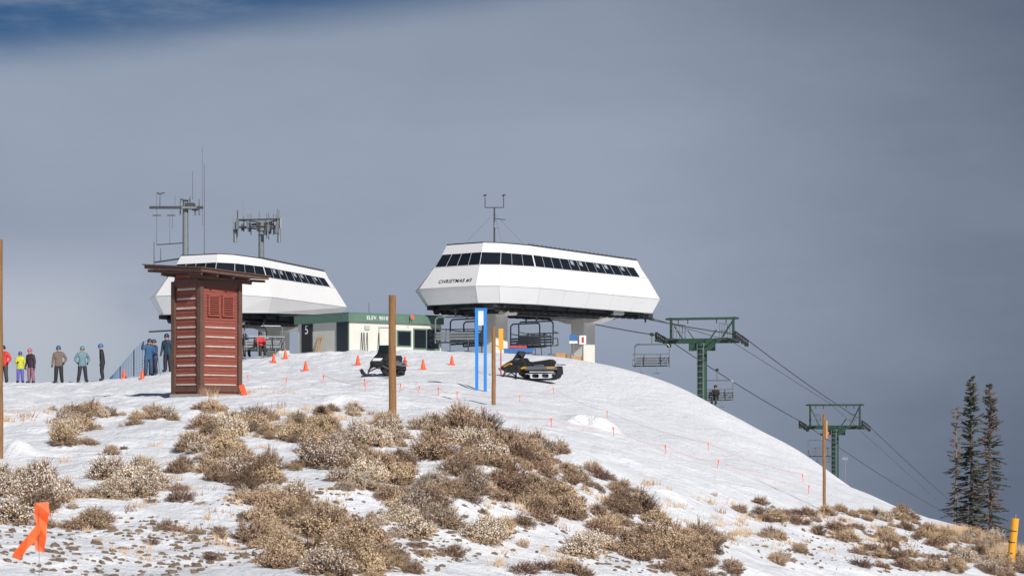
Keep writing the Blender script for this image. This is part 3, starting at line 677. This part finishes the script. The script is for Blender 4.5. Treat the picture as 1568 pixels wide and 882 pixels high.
    for n in('0','1'):
        w=J['ha'+n]; dr=(J['ha'+n]-J['wr'+n]).normalized(); sx=dr.orthogonal().normalized(); sy=dr.cross(sx)
        for i in range(4):
            l=(.07,.08,.075,.058)[i]*s; b0=w+sx*(i-1.5)*.021*s+dr*.012; b1=b0+dr*l*.55; b2=b1+(dr*.7+sy*.6)*l*.45
            a.tube(b0,b1,.013*s,.012*s,'gv'+tag,6); a.tube(b1,b2,.012*s,.009*s,'gv'+tag,6)
        b0=w+sx*.03*s-dr*.02; b1=b0+(sx*.7+dr*.6)*.04*s; a.tube(b0,b1,.014*s,.012*s,'gv'+tag,6); a.tube(b1,b1+(dr+sy*.3)*.03*s,.012*s,.009*s,'gv'+tag,6)
    a.obj('gloved_fingers',rt,smooth=True)
    if poles:
        a=MB()
        for n,sg in(('0',-1),('1',1)):
            w=J['ha'+n]; tip=Vector((w.x+sg*.12,w.y+.15,0.0)); a.tube(w+Vector((0,0,.08)),tip,.011,.008,'darksteel',5); a.tube(tip+Vector((0,0,.07)),tip+Vector((0,0,.08)),.045,.045,'black',8)
        a.obj('ski_poles',rt)
    if pack:
        M['pk'+tag]=mat(name+'_pack',pack,.8); a=MB(); a.box(J['chs']+Vector((0,-.2,-.08))*s,(.28*s,.16*s,.44*s),'pk'+tag); a.obj('backpack',rt,bevel=.05)
    return rt
ppl=[(6,118,2.9,(.60,.035,.02),(.04,.04,.05),(.03,.03,.03),('hips','down'),1.76,.04,None),
(31,121,3.3,(.50,.52,.03),(.12,.10,.40),(.05,.10,.25),('down','front'),1.52,.03,None),
(48,118.5,2.6,(.04,.025,.035),(.26,.12,.17),(.45,.13,.20),('down','down'),1.66,.05,None),
(90,118,3.2,(.17,.12,.10),(.015,.015,.02),(.04,.10,.22),('hips','down'),1.76,.05,None),
(126,118,3.5,(.13,.21,.26),(.02,.02,.03),(.10,.24,.24),('hips','hips'),1.70,.10,None),
(157,117.5,1.75,(.015,.015,.02),(.015,.015,.02),(.04,.16,.36),('down','down'),1.74,.0,None),
(227,117,3.6,(.03,.09,.20),(.03,.06,.12),(.03,.05,.1),('poles','raised'),1.74,.06,(.02,.05,.12)),
(237,118.5,2.2,(.03,.05,.11),(.02,.025,.05),(.05,.05,.05),('poles','down'),1.68,.06,None),
(257,119,2.8,(.02,.05,.08),(.02,.02,.03),(.02,.03,.05),('down','down'),1.82,.04,None)]
for i,(px,Y,yw,jk,ptc,hm,arms,h,st,pk) in enumerate(ppl):
    person('skier',stand(px,Y),yw,jk,ptc,hm,'stand',arms,h,lean=random.uniform(0,.12) if i!=6 else .22,stance=st,poles=(i in(6,7)),pack=pk)
person('seated_skier',cr+Vector((0,.0,-.72-1.28))+Vector((-.1,0,0)),yl+math.pi,(.02,.02,.025),(.03,.03,.03),(.02,.02,.02),'sit',('lap','lap'))
person('seated_skier',lc[0]+Vector((-.2,0,-1.6)),math.pi+.35,(.5,.03,.03),(.02,.02,.02),(.03,.03,.03),'sit',('lap','lap'))
person('seated_skier',lc[1]+Vector((-.2,0,-1.6)),math.pi+.35,(.02,.02,.03),(.02,.02,.02),(.2,.05,.02),'sit',('lap','lap'))
# ------------------------------------------------------------ snowmobiles
def snowmobile(loc,yaw,body='yellow',accent=True):
    rt=root('snowmobile',loc,yaw); 
    def pr(mb,pts,w,k,y=0): mb.prism([(x,y,z) for x,z in pts],(0,w,0),k)
    a=MB(); pr(a,[(.25,.42),(1.2,.40),(1.5,.50),(1.45,.62),(1.1,.80),(.75,.95),(.35,.98),(.15,.72)],.50,'black'); 
    pr(a,[(.35,.35),(1.15,.35),(1.25,.55),(.9,.70),(.4,.66)],.80,'black'); pr(a,[(.82,.66),(1.18,.58),(1.34,.61),(1.0,.75),(.85,.76)],.62,body)
    pr(a,[(.45,.90),(.72,.88),(.70,.955),(.47,.975)],.52,'steel'); pr(a,[(.08,.52),(.34,.47),(.38,.54),(.22,.60)],.66,body); pr(a,[(-.75,.60),(-.2,.60),(-.25,.66),(-.7,.68)],.37,'steel'); a.obj('hood',rt,bevel=.04)
    a=MB(); pr(a,[(.85,.90),(.55,1.28),(.48,1.27),(.62,.92)],.46,'glass'); pr(a,[(1.38,.60),(1.48,.60),(1.30,.72),(1.22,.72)],.40,'signwhite'); a.obj('windshield_and_headlight',rt,bevel=.02)
    a=MB(); pr(a,[(-1.1,.60),(.28,.62),(.35,.85),(-.1,.80),(-.5,.84),(-1.05,.90),(-1.2,.78)],.34,'black'); a.obj('seat',rt,bevel=.05)
    a=MB(); pr(a,[(-1.45,.44),(.4,.44),(.4,.62),(-1.4,.60)],.44,'steel'); pr(a,[(-.9,.30),(.3,.30),(.3,.34),(-.9,.34)],.86,'black'); pr(a,[(-1.5,.25),(-1.42,.25),(-1.38,.6),(-1.46,.6)],.42,'black'); pr(a,[(-1.3,.49),(-.95,.49),(-.85,.57),(-1.3,.57)],.46,body); a.obj('tunnel',rt,bevel=.02)
    a=MB(); tp=[(-1.45,.28),(-1.35,.10),(-1.1,.03),(.15,.03),(.55,.28),(.5,.42),(.3,.46),(-1.25,.44)]
    ip=[(-1.34,.27),(-1.27,.15),(-1.1,.09),(.13,.09),(.44,.29),(.4,.36),(.28,.40),(-1.22,.38)]
    for i in range(8):
        j_=(i+1)%8; pr(a,[tp[i],tp[j_],ip[j_],ip[i]],.38,'black')
        n_=max(1,int(math.dist(tp[i],tp[j_])/.1))
        for q in range(n_): t=(q+.5)/n_; a.box((tp[i][0]*(1-t)+tp[j_][0]*t,0,tp[i][1]*(1-t)+tp[j_][1]*t),(.03,.36,.05),'black')
    for x in(-1.2,-.7,-.2,.25): a.tube((x,-.15,.2),(x,.15,.2),.08,.08,'darksteel',10)
    a.obj('track',rt)
    a=MB()
    for s in(-1,1):
        y=s*.5; pts=[(.45,.06),(1.45,.02),(1.75,.06),(1.95,.22),(1.90,.24),(1.70,.12),(1.45,.06),(.45,.10)]
        pr(a,pts,.14,'black',y); a.tube((1.15,y,.08),(1.05,y*.75,.5),.035,.035,'darksteel'); a.tube((1.15,y,.15),(.9,y*.3,.35),.025,.025,'darksteel'); a.tube((1.15,y,.22),(1.25,y*.3,.42),.025,.025,'darksteel')
        a.path([(1.6,y,.08),(1.85,y,.28),(1.95,y,.2)],.015,'black')
    a.obj('skis_and_suspension',rt)
    a=MB(); a.tube((.5,0,.9),(.32,0,1.18),.03,.03,'black'); a.path([(.2,-.38,1.2),(.32,-.18,1.2),(.32,.18,1.2),(.2,.38,1.2)],.022,'black'); a.path([(1.5,-.2,.45),(1.62,-.15,.55),(1.62,.15,.55),(1.5,.2,.45)],.018,'black')
    a.path([(-1.4,-.2,.66),(-1.6,-.2,.66),(-1.6,.2,.66),(-1.4,.2,.66)],.018,'black'); a.obj('handlebar_and_bumpers',rt)
    return rt
snowmobile(ground(814,583),math.radians(180-34)); snowmobile(ground(596,576),math.radians(-108),'darksteel')
# ------------------------------------------------------------ posts
def post(px,Y,pytop,r,name='wooden_post'):
    b0=stand(px,Y); zt=(HZ-pytop)/F*Y; a=MB(); k=7; prev=b0-Vector((0,0,.4)); 
    for i in range(1,k+1):
        q=Vector((b0.x+random.uniform(-1,1)*.006,b0.y,(b0.z-.4)+(zt-b0.z+.4)*i/k)); a.tube(prev,q,r*(1.04-.012*i),r*(1.04-.012*(i+1)),'pole',14,i==k or i==1); prev=q
    return a.obj(name)
g=ground(601,643); post(601,g.y,452,.088); G1=g
g=ground(756,620); post(756,g.y,500,.062)
g=ground(1262,783); post(1262,g.y,634,.045); G3=g
post(-3,46,367,.095)
a=MB(); a.path([G3+Vector((0,0,1.9)),G3+Vector((-.02,0,2.6))],.02,'steel'); a.box(G3+Vector((.06,-.05,2.3)),(.06,.04,.5),'ply'); a.box(G3+Vector((.10,-.05,2.2)),(.05,.03,.08),'orange'); a.obj('post_marker')
# ------------------------------------------------------------ cones, stakes, markers
cm=[(190,576),(218,580),(419,556),(437,550),(468,568),(548,559),(620,561),(648,566),(692,559)]
for px,py in cm:
    g=ground(px,py); a=MB(); a.tube(g+Vector((0,0,.03)),g+Vector((0,0,.44)),.11,.03,'orange',14); a.box(g+Vector((0,0,.02)),(.28,.28,.05),'orange'); a.tube(g+Vector((0,0,.25)),g+Vector((0,0,.31)),.073,.060,'orange',14); a.obj('traffic_cone')
a=MB(); ropeA=[(495,586),(560,592),(612,600),(641,604),(672,606),(700,612),(795,616),(848,604),(930,640),(1085,690),(1230,738)]; ropeB=[(705,630),(742,640),(845,655),(940,668),(1020,696),(1098,718),(1238,756)]
ropeC=[(380,585),(438,590),(495,583),(560,600)]
for rp_ in(ropeA,ropeB,ropeC):
    pv_=None
    for px,py in rp_:
        g=ground(px,py); t=g+Vector((random.uniform(-.04,.04),0,.24)); a.tube(g-Vector((0,0,.05)),t,.009,.009,'orange',5); a.box(t-Vector((0,0,.03)),(.035,.02,.09),'orange')
        if pv_ is not None:
            pr_=pv_
            for i in range(1,13):
                q=pv_.lerp(t,i/12)-Vector((0,0,.12*4*(i/12)*(1-i/12))); q.z=max(q.z,Hq(q.x,q.y)+.02); a.tube(pr_,q,.0035,.0035,'orange',3); pr_=q
        pv_=t
a.obj('rope_line_with_stakes')
g=ground(373,606); a=MB(); a.box(g+Vector((0,0,.12)),(.16,.03,.42),'orange',Matrix.Rotation(-.35,3,'Y')); a.obj('orange_marker_board')
g=ground(736,599); s=1/F*g.y
a=MB()
for dx,t,b_ in((-6,472,599),(7,474,601)): 
    x=g.x+dx*s; a.box((x,g.y,((HZ-t)*s+g.z-.1)/2),(5*s,.10,(HZ-t)*s-g.z+.1),'blue')
a.box((g.x+1*s,g.y-.02,(HZ-486)*s),(9*s,.03,24*s),'signwhite'); a.box((g.x+1*s,g.y-.02,(HZ-474)*s),(18*s,.06,4*s),'blue')
a.obj('blue_gate_marker')
a=MB(); g=ground(767,576); a.tube(g,g+Vector((0,0,2.0)),.025,.025,'signred'); a.box(g+Vector((0,-.04,1.6)),(.2,.03,.9),'yellow'); a.obj('warning_sign')
a=MB(); Y=126; g=stand(878,Y); a.tube(g-Vector((0,0,.5)),(g.x,Y,(HZ-512)/F*Y),.03,.03,'steel'); a.box((g.x,Y-.05,(HZ-517)/F*Y),(.42,.03,.30),'signblue'); a.box((g.x,Y-.05,(HZ-524)/F*Y),(.42,.03,.12),'signwhite')
a.box((g.x+.5,Y+.3,(HZ-520)/F*Y),(.35,.03,.45),'signwhite'); a.box((g.x+.5,Y+.28,(HZ-520)/F*Y),(.12,.03,.3),'signred'); a.tube((g.x+.5,Y+.32,g.z-.5),(g.x+.5,Y+.32,(HZ-512)/F*Y),.03,.03,'steel'); a.obj('trail_sign')
a=MB(); Y=122; g=stand(868,Y); 
for dx,w,t in((-.3,.7,541),(.5,.6,546)): a.box((g.x+dx,Y,(HZ-t-8)/F*Y),(w,.06,.55),'ply')
for dx in(-.6,0,.2,.8): a.box((g.x+dx,Y-.06,(HZ-552)/F*Y),(.07,.06,.7),'pole')
a.obj('plywood_barrier')
a=MB(); Y=121; g=stand(793,Y); a.prism([(g.x-.7,Y,g.z+.12),(g.x+.6,Y,g.z+.1),(g.x+.85,Y,g.z+.3),(g.x+.75,Y,g.z+.36),(g.x-.7,Y,g.z+.34)],(0,.5,0),'signblue'); a.path([(g.x-.7,Y-.2,g.z+.3),(g.x-1.2,Y-.2,g.z+.55)],.02,'signred'); a.path([(g.x-.7,Y+.2,g.z+.3),(g.x-1.2,Y+.2,g.z+.55)],.02,'signred'); a.box((g.x,Y,g.z+.42),(.9,.4,.12),'signred'); a.obj('rescue_sled',bevel=.03)
# netting
a=MB(); Y=121.5
def np_(px,t): x=(px-784)/F*Y; z=Hq(x,Y); top=z+1.75*max(0,min(1,(px-165)/55)); return Vector((x,Y,z+.05+(top-z)*t))
for i in range(26):
    px=168+i*2.4; a.tube(np_(px,0),np_(px,1),.008,.008,'net',3,False)
for j_ in range(12):
    for i in range(0,25,3): a.tube(np_(168+i*2.4,j_/11),np_(168+(i+3)*2.4,j_/11),.008,.008,'net',3,False)
for px in(184,205,229): a.tube(np_(px,0),np_(px,1.05),.025,.025,'darksteel')
a.obj('safety_net_fence')
Y=68; g=stand(1546,Y); a=MB(); tp=g+Vector((.16,0,1.25)); a.tube(g-Vector((0,0,.3)),tp,.11,.11,'yellow',14)
for t in(.2,.45,.7): q=g.lerp(tp,t); a.tube(q,q+(tp-g).normalized()*.03,.116,.116,'darksteel',14)
a.tube(tp,tp+Vector((0,0,.12)),.03,.03,'steel'); a.obj('yellow_padded_pole')
# orange flagging tape on wire
a=MB(); Y=20.0
def fp(px,py,dy=0): return Vector(((px-784)/F*(Y+dy),Y+dy,(HZ-py)/F*(Y+dy)))
gz=Hq(fp(60,775).x,Y); a.tube((fp(60,775).x,Y,gz-.1),fp(60,778),.003,.003,'deadbark',6)
def ribbon(pts,w):
    for i in range(len(pts)-1):
        a.add([pts[i][0],pts[i+1][0],pts[i+1][1],pts[i][1]],[(0,1,2,3)],'orangecloth')
ribbon([(fp(54,770),fp(74,768,.03)),(fp(52,785,.02),fp(76,786)),(fp(55,800),fp(72,802,.05)),(fp(52,820,.04),fp(71,822)),(fp(54,842),fp(67,846,.02))],0)
ribbon([(fp(58,800,-.02),fp(64,808,-.02)),(fp(44,818,-.04),fp(54,828,-.02)),(fp(30,834,-.02),fp(40,842,-.05)),(fp(18,850),fp(30,858,-.02))],0)
o=a.obj('orange_flagging_tape',fixn=False); so=o.modifiers.new('s','SOLIDIFY'); so.thickness=.004
# ------------------------------------------------------------ conifers
def conifer(px,Y,pytop,Rb,dens,needles,seed):
    R=random.Random(seed); g=stand(px,Y); top=(HZ-pytop)/F*Y; H_=top-g.z; rt=root('conifer_tree',g)
    t=MB(); bark='bark' if dens>.6 else 'deadbark'; pv_=Vector((0,0,-.4)); 
    for i in range(1,11):
        q=Vector((R.gauss(0,.025),R.gauss(0,.025),H_*i/10)); t.tube(pv_,q,.13*(1-(i-1)/10)+.012,.13*(1-i/10)+.012,bark,8,False); pv_=q
    nd=MB(); z=.5
    while z<H_-.05:
        f=1-z/H_; z+=R.uniform(.06,.15)*(1.05-.3*(1-f))/max(.42,dens)
        nb=R.choice([2,3,4,4])
        for _ in range(nb):
            if R.random()>dens+.25: continue
            a_=R.uniform(0,6.283); l=(Rb*(f**.7)*R.uniform(.4,1.1)+.12)
            if R.random()<.10: l*=1.4
            dz=R.uniform(-.45,-.05) if f>.25 else R.uniform(-.1,.5)
            d=Vector((math.cos(a_),math.sin(a_),dz)); p0=Vector((0,0,z)); p1=p0+d*l+Vector((0,0,.10*l)); t.tube(p0,p1,.016*f+.006,.004,bark,3,False)
            sd=Vector((-math.sin(a_),math.cos(a_),0)); st=int(l/.06)+2
            nk=needles[0] if R.random()<.62 else needles[1]
            for i in range(st):
                s=(i+1)/st
                if s<.2 and f>.3: continue
                c=p0.lerp(p1,s)
                for q in range(int(2+3*dens)):
                    w=.20*(1-.5*s)*R.uniform(.5,1.2); dr=(sd*R.uniform(-1,1)+d*R.uniform(.1,.8)+Vector((0,0,R.uniform(-.5,.25)))).normalized(); e=c+dr*w; sv_=dr.orthogonal().normalized()*R.uniform(.016,.034)
                    nd.add([c-sv_,c+sv_,e],[(0,1,2)],nk)
    t.obj('trunk_and_limbs',rt,fixn=False); nd.obj('needles',rt,fixn=False)
conifer(1487,112,580,1.20,1.0,('needle','needle2'),3); conifer(1516,110,589,1.35,.95,('needle','needlebrown'),5); conifer(1464,114,626,1.1,.5,('needlebrown','needle2'),8)
a=MB(); g=stand(1294,108); a.tube(g-Vector((0,0,1)),(g.x,108,(HZ-700)/F*108),.03,.03,'steel'); a.box((g.x,108,(HZ-702)/F*108),(.25,.05,.12),'steel'); a.obj('slope_marker_pole')
# ------------------------------------------------------------ world
w=bpy.data.worlds.new('World'); scene.world=w; w.use_nodes=True; nt=w.node_tree; N=nt.nodes; L=nt.links; N.clear()
out=N.new('ShaderNodeOutputWorld'); bg=N.new('ShaderNodeBackground'); bg.inputs['Strength'].default_value=.1; L.new(bg.outputs[0],out.inputs[0])
sky=N.new('ShaderNodeTexSky'); sky.sky_type='NISHITA'; sky.sun_disc=False
EL=math.radians(30); sd=Vector((.45,-.89,0)).normalized(); az=math.atan2(sd.x,sd.y)
sky.sun_elevation=EL; sky.sun_rotation=az; sky.altitude=2700; sky.air_density=1.0; sky.dust_density=.3; sky.ozone_density=1.5
tc=N.new('ShaderNodeTexCoord'); sx=N.new('ShaderNodeSeparateXYZ'); L.new(tc.outputs['Generated'],sx.inputs[0])
def mapn(sc,rot=0):
    mp=N.new('ShaderNodeMapping'); mp.inputs['Scale'].default_value=sc; mp.inputs['Rotation'].default_value=(0,rot,0); L.new(tc.outputs['Generated'],mp.inputs['Vector']); return mp.outputs['Vector']
n1=noise(1.6,7,.6,mapn((6,5,24),.12)); n2=noise(1.5,6,.55,mapn((5,4,9))); n3=noise(1.5,6,.6,mapn((3.5,4,16),.08))
def mrn(v,a0,a1,b0=0,b1=1):
    t=N.new('ShaderNodeMapRange'); t.interpolation_type='SMOOTHSTEP'; L.new(v,t.inputs[0]); t.inputs[1].default_value=a0;t.inputs[2].default_value=a1;t.inputs[3].default_value=b0;t.inputs[4].default_value=b1; return t.outputs[0]
X_,Z_=sx.outputs[0],sx.outputs[2]
e=mth('ADD',mth('SUBTRACT',Z_,mth('ADD',mth('MULTIPLY',X_,.14),.1775)),mth('MULTIPLY',mth('SUBTRACT',n1,.5),.022))
hole=mth('MULTIPLY',mrn(e,-.010,.012),mrn(n1,.40,.70,1,.35))
def mixc(f,a,bc):
    t=N.new('ShaderNodeMix'); t.data_type='RGBA'
    if isinstance(f,(float,int)): t.inputs[0].default_value=f
    else: L.new(f,t.inputs[0])
    for i,c in((6,a),(7,bc)):
        if isinstance(c,tuple): t.inputs[i].default_value=(*c,1)
        else: L.new(c,t.inputs[i])
    return t.outputs[2]
light=(.31,.36,.455); dark=(.125,.155,.222)
fx=mth('ADD',mrn(X_,.02,.26,0,.9),mth('MULTIPLY',mth('SUBTRACT',n2,.5),.50))
fx=mth('ADD',fx,mth('MULTIPLY',mth('SUBTRACT',n3,.5),.38))
fx=mth('ADD',fx,mrn(Z_,.10,.19,0,.36)); fx=mth('ADD',fx,mrn(Z_,.07,-.03,0,.25))
fxc=N.new('ShaderNodeClamp'); L.new(fx,fxc.inputs[0])
c=mixc(fxc.outputs[0],light,dark)
glow=mth('MULTIPLY',mrn(X_,-.08,-.20),mth('MULTIPLY',mrn(Z_,.085,.045),mrn(n2,.35,.6)))
c=mixc(mth('MULTIPLY',glow,.8),c,(.50,.54,.61))
edge=mth('MULTIPLY',mrn(e,-.040,-.006),mrn(X_,.12,-.15)); c=mixc(mth('MULTIPLY',edge,.35),c,(.33,.39,.50))
sc=N.new('ShaderNodeVectorMath'); sc.operation='SCALE'; sc.inputs['Scale'].default_value=10; L.new(c,sc.inputs[0])
sk=N.new('ShaderNodeVectorMath'); sk.operation='MULTIPLY'; L.new(sky.outputs[0],sk.inputs[0]); sk.inputs[1].default_value=(.15,.24,.33)
fin=mixc(hole,sc.outputs[0],sk.outputs[0]); L.new(fin,bg.inputs['Color'])
sl=bpy.data.lights.new('sun','SUN'); sl.energy=4.6; sl.angle=math.radians(1.0); sl.color=(1,.96,.90)
so=bpy.data.objects.new('sun',sl); COL.objects.link(so); dv=Vector((sd.x*math.cos(EL),sd.y*math.cos(EL),math.sin(EL))); so.rotation_euler=(-dv).to_track_quat('-Z','Y').to_euler(); so.location=(30,-40,50)
# ------------------------------------------------------------ camera
cd=bpy.data.cameras.new('camera'); cam=bpy.data.objects.new('camera',cd); COL.objects.link(cam); cam.rotation_euler=(math.pi/2,0,0)
cd.sensor_width=36; cd.lens=F/1568*36; cd.shift_y=(HZ-441)/1568; cd.clip_start=.5; cd.clip_end=6000
cd.dof.use_dof=True; cd.dof.focus_distance=100; cd.dof.aperture_fstop=5.0
scene.camera=cam
scene.view_settings.view_transform='Standard'; scene.view_settings.look='None'; scene.view_settings.exposure=0
